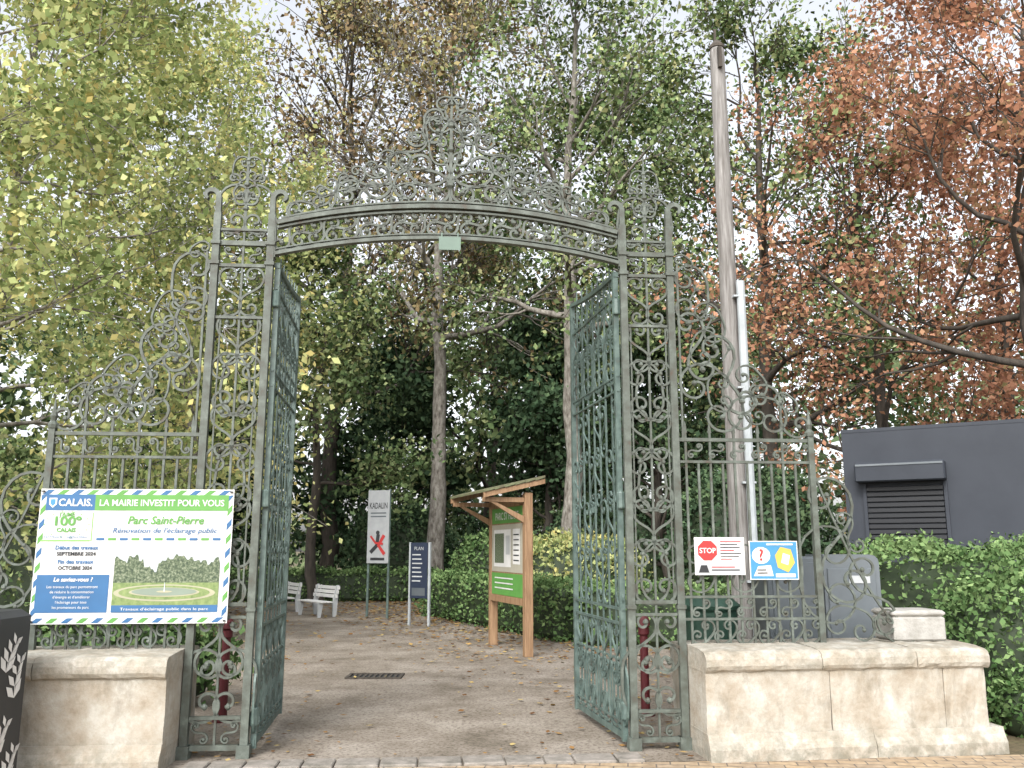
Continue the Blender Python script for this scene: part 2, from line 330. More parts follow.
# ================================================================= FENCES
for sg,s0,lab in ((-1,-2.58,'ornate green iron railing on stone wall with banner tied on'),(1,1.44,'ornate green iron railing on stone wall carrying two small signs')):
    fx,fy=g2w(s0,0)
    F=top('iron_railing',lab,'fence',(fx,fy,.82),ROT,'railings flanking the park gate')
    W=1.15; X=lambda d:sg*d
    def Z(z): return z-.82
    m=MB()
    for z,w in ((2.52,.03),(2.33,.022),(1.20,.02),(1.02,.02)): m.strip([(0,Z(z)),(X(W),Z(z))],w,.03)
    nb=10
    for i in range(nb):
        d=.06+i*(W-.08)/nb; m.strip([(X(d),0),(X(d),Z(2.33 if i%2 else 2.6))],.019,.018)
        if i%2==0: m.strip([(X(d),Z(2.58)),(X(d),Z(2.68))],.034,.014,taper=[1,.1])
    for i in range(6):
        d=.1+i*.19
        put(m,(X(d),Z(2.39)),(X(d+.08),Z(2.46)),'S',w=.014)
        put(m,(X(d),Z(1.07)),(X(d+.09),Z(1.15)),'S',w=.014); put(m,(X(d),Z(.88)),(X(d+.09),Z(.97)),'C',w=.014)
        if i%2==0: put(m,(X(d+.02),Z(1.32)),(X(d+.02),Z(1.55)),'C',w=.014)
    m.obj('railing_panel',['iron'],F)
    m=MB(); m.strip([(X(W+.02),0),(X(W+.02),Z(2.56))],.05,.05); m.lathe([(.04,0),(.045,.03),(.02,.06),(.033,.10),(.018,.15),(.003,.24)],(X(W+.02),0,Z(2.56)),8)
    m.obj('end_post',['iron'],F)
    m=MB()
    S=[((.12,3.98),(.12,3.68),'C',-1,.020),((.13,3.56),(.24,3.14),'S',1,.023),
       ((.16,3.02),(.40,2.72),'C',-1,.021),((.36,3.34),(.58,2.86),'S',1,.023),((.56,2.72),(.86,2.70),'C',-1,.021),
       ((.76,2.92),(1.08,2.64),'S',1,.020),((.26,3.66),(.34,3.46),'C',-1,.016),((.60,3.10),(.72,2.96),'C',-1,.016),((.92,2.88),(1.02,2.80),'C',-1,.013),
       ((.06,4.14),(.14,4.08),'C',-1,.014),((.40,3.04),(.42,2.84),'C',1,.015),((.30,3.42),(.24,3.24),'C',1,.013),((.66,2.86),(.72,2.72),'C',1,.013)]
    for p0,p1,k,fl,w in S: put(m,(X(p0[0]),Z(p0[1])),(X(p1[0]),Z(p1[1])),k,flip=fl*sg,w=w,d=.022)
    m.strip([(X(.04),Z(4.1)),(X(.04),Z(2.5))],.018,.018)
    for a,b in ((.20,3.86),(.34,3.60),(.48,3.32),(.70,3.04),(.95,2.90)):
        m.strip([(X(a-.06),Z(b-.10)),(X(a),Z(b))],.014,.012)
        for an in (15,45,80,110):
            q=math.radians(an); m.strip([(X(a),Z(b)),(X(a+.06*math.cos(q)),Z(b+.06*math.sin(q)))],.018,.012,taper=[1,.2])
    m.obj('shoulder_scrollwork',['iron'],F)
    m=MB(); b=W+.05
    S=[((b+.09,2.05),(b+.22,1.30),'S',1,.021),((b+.36,1.42),(b+.52,.98),'S',-1,.019),((b+.10,1.62),(b+.12,1.15),'C',1,.016),((b+.10,.98),(b+.34,.92),'C',-1,.016),((b+.22,1.85),(b+.33,1.62),'S',1,.014),((b+.55,1.02),(b+.72,.90),'C',1,.014)]
    for p0,p1,k,fl,w in S: put(m,(X(p0[0]),Z(p0[1])),(X(p1[0]),Z(p1[1])),k,flip=fl*sg,w=w,d=.02)
    t=np.linspace(0,1,14); m.strip([(X(b+.8*a),Z(.86+1.34*(1-a)**1.7)) for a in t],.016,.018)
    m.obj('end_scrollwork',['iron'],F)
# ================================================================= STONE WALLS
rng=np.random.default_rng(4)
for s0,s1,lab in ((-5.3,-2.587,'low weathered limestone wall with moulded coping beneath the banner'),(1.445,3.80,'low weathered limestone wall with moulded coping and flared plinth')):
    sg=1 if s0>0 else -1
    org=s0 if s0>0 else s1
    wx,wy=g2w(org,0); Wl=top('stone_wall',lab,'wall',(wx,wy,0),ROT+(.045 if sg>0 else 0),'low walls flanking the park gate')
    Ln=s1-s0
    def extr(prof,xs):
        full=list(prof)+[(-y,z) for y,z in prof[::-1]]
        V=[];F=[];n=len(full)
        for i,x in enumerate(xs):
            e=(i in (0,len(xs)-1))
            for y,z in full:
                j=rng.normal(0,.0022,3); V.append((sg*x+j[0],y*(.985 if e else 1)+j[1],z-(.006 if e else 0)*(z>.3)+j[2]))
        for i in range(len(xs)-1):
            for k in range(n): F.append((i*n+k,i*n+(k+1)%n,(i+1)*n+(k+1)%n,(i+1)*n+k))
        F.append(tuple(range(n))); F.append(tuple((len(xs)-1)*n+k for k in range(n)))
        return V,F
    plinth=[(-.49,0),(-.49,.09),(-.475,.12),(-.455,.15),(-.44,.20)]
    body=[(-.43,.16),(-.425,.25),(-.425,.40),(-.43,.55),(-.435,.665)]
    cop=[(-.442,.655),(-.462,.672),(-.472,.70),(-.470,.75),(-.455,.785),(-.42,.808),(-.3,.82),(-.1,.826)]
    for nm,pr,e1,cuts,g in (('plinth',plinth,.10,[0,1.35],.003),('wall_body',body,-.01,[0,1.02,1.98],.003),('coping',cop,.02,[0,.95,1.75],.003)):
        m=MB(); E=cuts+[Ln+e1]
        for a,b in zip(E[:-1],E[1:]):
            V,F=extr(pr,np.linspace(a+g,b-g,16)); m.add(V,F)
        m.obj(nm,['stone'],Wl,smooth=False)
bx,by=g2w(3.46,.12)
T=top('stone_block','square weathered stone pier block standing on low wall','stone block',(bx,by+.05,.829),ROT)
m=MB(); m.box((0,0,.10),(.46,.38,.20),ch=.015); m.obj('pier_block',['conc'],T)
m=MB(); m.box((0,0,.226),(.475,.395,.05),ch=.018); m.obj('cap_slab',['conc'],T)
# ================================================================= BANNER
bx,by=g2w(-3.76,-.075)
B=top('site_banner','printed works banner with striped border tied to the railing','banner',(bx,by,1.02),ROT)
m=MB(); W,H=1.50,1.045
px=W/192.
m.box((W/2,.004,H/2),(W,.006,H),0)
def P(u,v): return ((u-40)*px,(626-v)*px)
def RC(u0,v0,u1,v1,y,mi): a=P(u0,v1); b=P(u1,v0); m.rect(a[0],a[1],b[0],b[1],y,mi)
MT=['white','green','blue','cyan','lgreen','psky','pgreen','lawn','pond','black','water']
bw=.045
def stripes(x0,z0,x1,z1,hor):
    n=int((x1-x0 if hor else z1-z0)/.055); st=((x1-x0) if hor else (z1-z0))/n
    for i in range(n):
        if i%2: continue
        a=i*st; mi=1 if (i//2)%2 else 2
        if hor: m.poly([(x0+a,z0),(x0+a+st*.9,z0),(x0+min(a+st*1.7,x1-x0),z1),(x0+min(a+st*.8,x1-x0),z1)],-.0018,mi)
        else: m.poly([(x0,z0+a),(x1,z0+min(a+st*.8,z1-z0)),(x1,z0+min(a+st*1.7,z1-z0)),(x0,z0+a+st*.9)],-.0018,mi)
stripes(.01,H-bw,W-.01,H-.008,True); stripes(.01,.008,W-.01,bw,True); stripes(.008,bw,bw,H-bw,False); stripes(W-bw,bw,W-.008,H-bw,False)
y=-.0022
RC(46,498,94,514,y,2); RC(94,498,227,514,y,1)
y2=-.0045
a=P(49,513); m.poly([(a[0],a[1]+.09),(a[0]+.0,a[1]+.04),(a[0]+.03,a[1]+.012),(a[0]+.06,a[1]+.04),(a[0]+.06,a[1]+.09)],y2,0); m.poly([(a[0]+.012,a[1]+.08),(a[0]+.012,a[1]+.045),(a[0]+.03,a[1]+.025),(a[0]+.048,a[1]+.045),(a[0]+.048,a[1]+.08)],y2-.002,3)
def TX(t,sz,u,v,mi,fit=None,**k): a=P(u,v); m.text(t,sz,a[0],a[1],y2-.001,mi,fit=fit*px if fit else None,**k)
TX('CALAIS.',.080,75,509.5,0,fit=33,bold=.0015); TX('LA MAIRIE INVESTIT POUR VOUS',.072,160.5,509.3,0,fit=124,bold=.001)
TX('100\u00ba',.10,68,529,1,fit=26,bold=.003); TX("J'AIME",.045,68,520,1,bold=.001); TX('CALAIS',.045,68,535.5,1,bold=.002)
TX('territoire | agglocalais',.030,68,541.5,2,fit=42)
for s_ in range(14):
    a=2*PI*s_/14; c=P(68,528); m.poly([(c[0]+.17*math.cos(a)+.008*math.cos(b),c[1]+.10*math.sin(a)+.008*math.sin(b)) for b in (0,2.1,4.2)],y2,4)
TX('Parc Saint-Pierre',.088,165,527.5,1,fit=76,shear=.25,bold=.002); TX("R\u00e9novation de l'\u00e9clairage public",.058,165,536.5,2,fit=104,shear=.25,bold=.0004)
for i in range(11): RC(98+i*11.5,541.5,106+i*11.5,544,y,1 if i%2 else 2)
RC(44,543.5,92,545,y,4); RC(92.5,516,93.5,545,y,4)
for t,v,k,f in (('D\u00e9but des travaux',553,2,42),('SEPTEMBRE 2024',559,9,38),('Fin des travaux',567,2,35),('OCTOBRE 2024',573,9,33)): TX(t,.044 if k==2 else .040,80,v,k,fit=f,bold=.0014)
RC(44,578,114,615,y,2); TX('Le saviez-vous ?',.044,79,584.5,0,fit=38,shear=.2,bold=.001)
for i,t in enumerate(('Les travaux du parc permettront',"de r\u00e9duire la consommation",'d\u2019\u00e9nergie et d\u2019am\u00e9liorer','l\u2019\u00e9clairage pour tous','les promeneurs du parc')): TX(t,.029,79,591+i*5,0)
RC(118,556,222,600,y,5)
ra=np.random.default_rng(9)
hs_=np.convolve(ra.uniform(-6,6,70),[.2,.6,.2],'same'); us=np.linspace(118,222,61)
def hz(u): return 562+hs_[int((u-118)/104*60)]+(8 if 146<u<160 else 0)+(4 if u>196 else -2 if u<130 else 0)
m.poly([P(118,590)]+[P(u,hz(u)) for u in us]+[P(222,590)],y-.0015,6)
RC(118,586,222,608,y-.003,7)
c=P(169,596)
def ell(rx,rz,dz,yy,mi): m.poly([(c[0]+rx*math.cos(t),c[1]+dz+rz*math.sin(t)) for t in np.linspace(0,2*PI,33)[:-1]],yy,mi)
ell(.39,.065,0,y-.0045,8); ell(.35,.054,.002,y-.006,7); ell(.27,.036,.006,y-.0075,8); ell(.25,.030,.009,y-.009,10); ell(.06,.008,.010,y-.0105,8)
m.poly([(c[0]-.006,c[1]+.01),(c[0]+.006,c[1]+.01),(c[0]+.002,c[1]+.08),(c[0]-.002,c[1]+.08)],y-.0115,5)
RC(118,608,222,615,y-.003,2); a=P(170,613); m.text('Travaux d\u2019\u00e9clairage public dans le parc',.03,a[0],a[1],y-.0055,0,fit=86*px)
m.obj('printed_sheet',MT,B)
for x,z in ((.02,H-.02),(W-.02,H-.02),(.02,.02),(W-.02,.02)):
    m=MB(); m.box((x,.03,z),(.02,.09,.012)); m.obj('cable_tie',['black'],B)
bx,by=g2w(1.53,-.045)
B=top('warning_sign','small white notice with red octagonal stop symbol fixed to railing','sign',(bx,by,1.38),ROT)
m=MB(); m.box((.215,0,.155),(.43,.006,.31),0)
def octo(cx,cz,r,mi,y): m.poly([(cx+r*math.cos(PI/8+k*PI/4),cz+r*math.sin(PI/8+k*PI/4)) for k in range(8)],y,mi)
octo(.11,.20,.094,0,-.005); octo(.11,.20,.088,1,-.007); m.text('STOP',.06,.11,.18,-.0095,0,bold=.001,fit=.14)
for k in range(7): m.rect(.22,.27-.024*k,.22+(.18,.15,.17,.12,.18,.16,.10)[k],.278-.024*k,-.006,2 if k%3 else 1)
m.rect(.02,.015,.41,.085,-.006,3); m.poly([(.03,.02),(.12,.02),(.10,.08),(.05,.08)],-.008,2); m.rect(.14,.035,.38,.045,-.008,2); m.rect(.14,.06,.34,.068,-.008,1)
m.obj('sign_panel',['white','red','black','grey'],B)
bx,by=g2w(2.0,-.045)
B=top('information_sign','small blue and white illustrated notice fixed to railing','sign',(bx,by,1.34),ROT)
m=MB(); m.box((.21,0,.16),(.42,.006,.32),0)
m.rect(.008,.008,.412,.312,-.005,1)
m.poly([(.10+.08*math.cos(t),.20+.07*math.sin(t)) for t in np.linspace(0,2*PI,15)[:-1]],-.007,0)
m.poly([(.24,.10),(.33,.06),(.39,.14),(.36,.25),(.27,.27),(.22,.2)],-.007,2); m.poly([(.27,.14),(.33,.12),(.35,.2),(.29,.22)],-.009,0)
m.poly([(.03,.03),(.20,.03),(.18,.12),(.07,.11)],-.007,0); m.text('?',.13,.10,.16,-.009,3,bold=.003); m.rect(.15,.285,.38,.298,-.007,0)
m.rect(.22,.02,.39,.05,-.007,0); m.rect(.06,.05,.15,.06,-.009,4); m.rect(.06,.075,.14,.085,-.009,4)
m.obj('sign_panel',['white','cyan','yellow','red','black'],B)
# ================================================================= PAINTED CABINET (left edge)
T=top('utility_cabinet','black street utility cabinet painted with white leaf artwork','utility cabinet',(-3.79,6.15,0))
m=MB(); m.box((0,0,.59),(.80,.46,1.18),0,ch=.045)
def sprig(x,z,h,an,face):
    st=[]
    for t in np.linspace(0,1,5): st.append((x+math.sin(an+t*.5)*h*t,z+math.cos(an+t*.5)*h*t))
    def em(pts):
        if face=='f': m.add([(p[0],-.234,p[1]) for p in pts],[tuple(range(len(pts)))],1)
        else: m.add([(.404,p[0],p[1]) for p in pts],[tuple(range(len(pts)))],1)
    for i in range(4):
        (a,b),(c,d)=st[i],st[i+1]; em([(a-.004,b),(a+.004,b),(c+.004,d),(c-.004,d)])
        for sd in (-1,1):
            t=an+i*.08+sd*.7; l=.14*(1-i*.12); ex,ez=a+math.sin(t)*l,b+math.cos(t)*l; nx_,nz_=math.cos(t)*l*.22,-math.sin(t)*l*.22
            mx,mz=(a+ex)/2,(b+ez)/2; em([(a,b),(mx+nx_,mz+nz_),(ex,ez),(mx-nx_,mz-nz_)])
for x,z,h,a in ((.27,.80,.26,-.1),(.28,.44,.27,.0),(.10,.62,.30,-.4),(.27,.08,.28,.0),(.02,.3,.3,.2),(-.2,.6,.35,.1),(.12,.1,.3,-.2),(-.25,.15,.3,.3)): sprig(x,z,h,a,'f')
for x,z,h,a in ((-.1,.25,.26,.1),(.06,.6,.3,-.2),(-.07,.78,.26,.1),(.05,.05,.26,0)): sprig(x,z,h,a,'s')
m.obj('cabinet_body',['black','white'],T)
m=MB(); m.box((-.1,-.242,.6),(.02,.02,.12)); m.obj('handle',['metalw'],T)
# ================================================================= WOODEN NOTICE BOARD
T=top('notice_board','wooden park notice board with slanted roof standing on dirt path','notice board',(-.318,15.2,0),math.radians(-71.5))
WB=1.76
for x in (0,WB):
    m=MB(); m.box((x,0,1.22),(.13,.13,2.44),ch=.01); m.obj('post',['wood'],T)
    m=MB(); m.box((x,-.395,2.33),(.07,.65,.07)); m.add([(x-.03,-.07,1.98),(x+.03,-.07,1.98),(x+.03,-.07,2.08),(x-.03,-.07,2.08),(x-.03,-.52,2.29),(x+.03,-.52,2.29),(x+.03,-.60,2.29),(x-.03,-.60,2.29)],[(0,1,2,3),(7,6,5,4),(3,2,5,4),(0,7,6,1),(0,3,4,7),(1,6,5,2)]); m.obj('roof_bracket',['wood'],T)
m=MB(); m.box((WB/2,-.02,1.55),(WB-.135,.05,1.42)); m.box((WB/2,-.03,2.31),(WB-.135,.09,.10)); m.box((WB/2,-.03,.79),(WB-.135,.09,.10))
m.obj('backboard',['wood'],T)
m=MB(); m.rect(.08,2.0,WB-.08,2.25,-.050,0); m.rect(.08,1.22,WB-.08,1.98,-.050,1); m.rect(.08,.85,WB-.08,1.20,-.050,0)
m.text('PARC ST PIERRE',.17,WB/2,2.06,-.054,2,bold=.002)
m.rect(.2,1.3,1.1,1.9,-.053,2); m.rect(.25,1.36,.75,1.84,-.056,3); m.rect(.85,1.5,1.05,1.8,-.056,6); m.rect(1.2,1.35,1.55,1.9,-.053,2)
for k in range(6): m.rect(1.24,1.4+.08*k,1.5,1.42+.08*k,-.056,5)
for k in range(3): m.rect(.25,.95+.08*k,1.2,.97+.08*k,-.054,2)
m.obj('poster',['green','beige','white','pgreen','red','black','grey'],T)
m=MB()
y0,z0,y1,z1=-.74,2.43,.24,2.66; x0,x1=-.14,WB+.16; nP=6
BF=[(3,2,1,0),(4,5,6,7),(0,1,5,4),(1,2,6,5),(2,3,7,6),(3,0,4,7)]
for k in range(nP):
    a=k/nP; b=(k+.97)/nP; Y0,Y1=y0+(y1-y0)*a,y0+(y1-y0)*b; Z0,Z1=z0+(z1-z0)*a,z0+(z1-z0)*b+.012
    m.add([(x0,Y0,Z0),(x1,Y0,Z0),(x1,Y1,Z1),(x0,Y1,Z1),(x0,Y0,Z0+.035),(x1,Y0,Z0+.035),(x1,Y1,Z1+.035),(x0,Y1,Z1+.035)],BF,0)
for x in (x0+.05,x1-.05):
    m.add([(x-.03,y0,z0-.08),(x+.03,y0,z0-.08),(x+.03,y1,z1-.08),(x-.03,y1,z1-.08),(x-.03,y0,z0-.003),(x+.03,y0,z0-.003),(x+.03,y1,z1-.003),(x-.03,y1,z1-.003)],BF,1)
m.obj('roof',['roofwood','wood'],T)
# ================================================================= FAR SIGNS
T=top('welcome_sign','tall pale grey sign with red and black logo on two posts','sign',(-3.42,20.9,0),math.radians(-22))
for x in (0.02,.56):
    m=MB(); m.lathe([(.03,0),(.03,2.95),(.02,2.98)],(x,.045,0),8); m.obj('post',['leafiron'],T)
m=MB(); m.box((.29,0,2.1),(.58,.02,1.7),0,ch=.004)
m.text('KADALIN',.20,.29,2.52,-.014,1,bold=.003,fit=.48)
for k in range(2): m.rect(.08,2.4-.08*k,.5,2.43-.08*k,-.014,3)
m.strip([(.10,1.50),(.27,1.66),(.30,1.92)],.09,.004,y=-.014,mi=1); m.strip([(.48,1.46),(.32,1.66),(.46,1.90)],.08,.004,y=-.020,mi=2); m.strip([(.10,1.88),(.24,1.72),(.44,1.70)],.05,.004,y=-.026,mi=2); m.poly([(.29+.05*math.cos(t),1.96+.05*math.sin(t)) for t in np.linspace(0,2*PI,11)[:-1]],-.020,1)
m.rect(.1,1.32,.48,1.38,-.014,1)
m.obj('sign_panel',['sgrey','black','red','cab'],T)
T=top('map_sign','dark blue information panel with white lettering on two posts','sign',(-2.18,18.9,0),math.radians(-30))
for x in (0.0,.5):
    m=MB(); m.box((x,.03,.86),(.05,.05,1.72),ch=.005); m.obj('post',['metalw'],T)
m=MB(); m.box((.25,0,1.14),(.44,.02,1.15),0,ch=.004)
m.text('PLAN',.10,.25,1.56,-.014,1)
for k in range(7): m.rect(.08,1.45-.09*k,.30+.02*(k%3),1.475-.09*k,-.014,1)
m.rect(.08,.62,.42,.78,-.014,2)
m.obj('sign_panel',[flat('panel_navy',(.015,.025,.05)),'grey','cab'],T)
# ================================================================= BENCHES
def bench(x,y,rz,lab):
    T=top('park_bench',lab,'bench',(x,y,0),rz,'white park benches beside the path'); T.scale=(.8,.8,.8)
    m=MB()
    for k in range(4): m.box((0,-.20+.10*k,.44),(1.6,.085,.035),ch=.006)
    m.box((0,-.05,.415),(1.4,.3,.02))
    m.obj('seat',['white'],T)
    m=MB()
    for k in range(3): m.box((0,.285+.035*k,.60+.12*k),(1.6,.03,.10),ch=.006)
    for sx in (-.5,.5): m.add([(sx-.03,.30,.5),(sx+.03,.30,.5),(sx+.03,.39,.9),(sx-.03,.39,.9),(sx-.03,.32,.5),(sx+.03,.32,.5),(sx+.03,.41,.9),(sx-.03,.41,.9)],BF)
    m.obj('backrest',['white'],T)
    for sx in (-.65,.65):
        m=MB()
        m.add([(sx+a,yy,zz) for a in (-.035,.035) for yy,zz in ((-.25,0),(-.17,0),(-.10,.40),(.2,.40),(.24,0),(.33,0),(.40,.92),(.34,.92),(.22,.42),(-.25,.42))],
              [tuple(range(9,-1,-1)),tuple(range(10,20))]+[(i,(i+1)%10,10+(i+1)%10,10+i) for i in range(10)])
        m.obj('leg',['grey'],T)
bench(-4.70,21.5,math.radians(-52),'white slatted park bench on leaf strewn ground facing the lawn')
bench(-5.95,23.2,math.radians(-58),'white slatted park bench standing further along near hedge')
for x,y in ((-2.72,8.6),(1.30,8.9)):
    T=top('bollard','dark red metal bollard standing behind the gate','bollard',(x,y,0),0,'red bollards behind gate')
    m=MB(); m.lathe([(.09,0),(.09,.03),(.045,.06),(.04,.75),(.055,.77),(.055,.83)],n=14); m.obj('shaft',['maroon'],T)
    m=MB(); m.lathe([(.045,.832),(.065,.85),(.06,.91),(.03,.95),(.005,.96)],n=14); m.obj('cap',['maroon'],T)
T=top('litter_bin','dark green litter bin behind the railing','bin',(1.92,8.7,0),.1)
m=MB(); m.lathe([(.20,0),(.22,.03),(.26,1.0),(.27,1.02)],n=18); m.obj('bin_body',['binG'],T)
m=MB(); m.lathe([(.28,1.025),(.29,1.06),(.22,1.12),(.03,1.15)],n=18); m.obj('lid',['binG'],T)
T=top('electrical_cabinet','dark grey electrical cabinet standing behind railing','utility cabinet',(2.66,8.66,0),.05)
m=MB(); m.box((0,0,.76),(.50,.45,1.52),ch=.02); m.obj('cabinet_body',['cab'],T)
m=MB(); m.box((0,-.235,.8),(.43,.02,1.34),ch=.004); m.obj('door',['cab'],T)
T=top('electrical_cabinet','paler grey electrical cabinet with white label behind railing','utility cabinet',(3.21,8.66,0),.05)
m=MB()
pf=[(-.27,0),(.27,0),(.27,1.46),(.26,1.50),(.23,1.53),(.18,1.54),(-.27,1.54)]
n_=len(pf); m.add([(a,-.22,b) for a,b in pf]+[(a,.22,b) for a,b in pf],[tuple(range(n_)),tuple(range(2*n_-1,n_-1,-1))]+[(i,n_+i,n_+(i+1)%n_,(i+1)%n_) for i in range(n_)])
m.obj('cabinet_body',['cab2'],T)
m=MB(); m.box((-.01,-.232,.76),(.46,.02,1.30),ch=.004); m.obj('door',['cab2'],T)
m=MB(); m.box((.06,-.247,1.31),(.20,.006,.07)); m.obj('label_plate',['grey'],T)
# ================================================================= DARK KIOSK BUILDING
T=top('kiosk_building','dark charcoal flat roofed kiosk building with closed roller shutter','building',(5.33,14.0,0),math.radians(-30.8))
m=MB(); m.box((3.2,2.0,1.71),(6.4,4.0,3.42)); m.obj('wall',['dark'],T)
m=MB(); m.box((3.2,2.0,3.45),(6.41,4.01,.055)); m.obj('roof',['dark'],T)
m=MB()
for k in range(11): m.box((.87,-.03,1.68+.083*k),(1.10,.03,.07),ch=.008)
m.obj('roller_shutter',[flat('shutter_dark',(.012,.014,.018))],T)
m=MB(); m.box((.84,-.14,2.76),(1.28,.28,.30),0,ch=.02); m.box((.84,-.285,2.87),(1.24,.012,.03),1); m.obj('shutter_box',['dark','cab2'],T)
m=MB(); m.box((.30,-.03,2.1),(.05,.06,.98)); m.box((1.45,-.03,2.1),(.05,.06,.98)); m.box((.87,-.06,1.6),(1.3,.12,.05)); m.obj('window_frame',['dark'],T)
# ================================================================= POLE
T=top('utility_pole','tall weathered wooden utility pole with pale metal conduit','pole',(2.84,11.0,0))
m=MB(); m.lathe([(.145,0),(.14,1),(.125,3),(.11,5.5),(.10,8.35),(.09,8.4)],n=14); m.obj('shaft',['pole'],T,smooth=True)
m=MB(); m.lathe([(.105,8.40),(.105,8.44),(.04,8.52),(.01,8.54)],n=12); m.box((0,-.1,8.2),(.05,.12,.3)); m.box((-.02,0,8.6),(.03,.03,.2)); m.obj('cap',['barkd'],T)
m=MB(); m.lathe([(.055,.0),(.055,5.0)],(.12,-.15,0),10)
for z in (1.2,2.4,3.6,4.8): m.box((.10,-.10,z),(.17,.18,.025))
m.obj('conduit',['metalw'],T,smooth=False)
# ================================================================= GROUND
def sheet(name,pts,z,mats):
    m=MB(); m.add([(x,y,z) for x,y in pts],[tuple(range(len(pts)))]); o=m.obj(name,[mats]); o['kind']='structure'; return o
sheet('ground',[(-300,-100),(300,-100),(300,400),(-300,400)],0,'ground')
L0=g2w(-9,-.42);R0=g2w(9,-.42)
sheet('pavement',[(-30,-20),(30,-20),(30,R0[1]+1.7),R0,L0,(-30,L0[1]-1.7)],.006,'paving')
a=g2w(-2.62,-.40); b=g2w(1.46,-.40)
sheet('path',[a,b,(1.9,8.2),(3.4,10),(3.6,13),(1.6,15.8),(-1.9,22.2),(-2.6,27),(-6,31),(-14,36),(-18,34),(-11,28),(-8.5,23),(-8.5,16),(-6.5,11.5),(-4.2,9),(-3.0,8)],.004,'path')
m=MB(); s=-2.46
rk=np.random.default_rng(3)
while s<.95:
    w=rk.uniform(.16,.34); x,y=g2w(s+w/2,-.30); m.box((x,y,.008+rk.uniform(-.003,.003)),(w-.012,.24,.04),rz=ROT+rk.normal(0,.02),ch=.008); s+=w
o=m.obj('kerb',['kerb']); o['kind']='structure'
T=top('drain_grate','rectangular cast iron drain grate set in the dirt path','drain',(-1.73,11.5,.004))
m=MB()
for k in (-1,1): m.box((k*.33,0,.008),(.04,.42,.02)); m.box((0,k*.19,.0085),(.62,.04,.018))
for k in range(9): m.box((-.26+.065*k,0,.007),(.028,.34,.012))
m.obj('grating',['barkd'],T)
m=MB(); m.box((0,0,.0015),(.62,.34,.002)); m.obj('sump_shade',['black'],T)  # black plate painted in for the darkness below the grating bars
# ================================================================= FOLIAGE
def unit(a): return a/(np.linalg.norm(a,axis=-1,keepdims=True)+1e-9)
def leaves(Cn,size,rng):
    N=len(Cn); u=unit(rng.normal(size=(N,3))); w=unit(np.cross(u,rng.normal(size=(N,3))))
    s=(size*rng.uniform(.55,1.35,N))[:,None]
    fold=np.cross(u,w)*s*.12
    V=np.stack([Cn-u*s*.5,Cn+w*s*.33+fold,Cn+u*s*.5,Cn-w*s*.33+fold],1).reshape(-1,3)
    return V,np.arange(4*N).reshape(-1,4)
def tube(pts,rad,n):
    P=np.asarray(pts); T=unit(np.gradient(P,axis=0)); ref=np.array([.31,.9,.12]) if abs(T[0,1])<.85 else np.array([.9,.2,.1])
    a=unit(np.cross(T,ref)); b=np.cross(T,a); th=np.arange(n)*2*PI/n
    V=P[:,None]+(a[:,None]*np.cos(th)[None,:,None]+b[:,None]*np.sin(th)[None,:,None])*np.asarray(rad)[:,None,None]
    k=len(P); i=np.arange(k-1)[:,None]*n; j=np.arange(n)[None]; j2=(j+1)%n
    Q=np.stack([i+j,i+j2,i+n+j2,i+n+j],-1).reshape(-1,4)
    return V.reshape(-1,3),Q
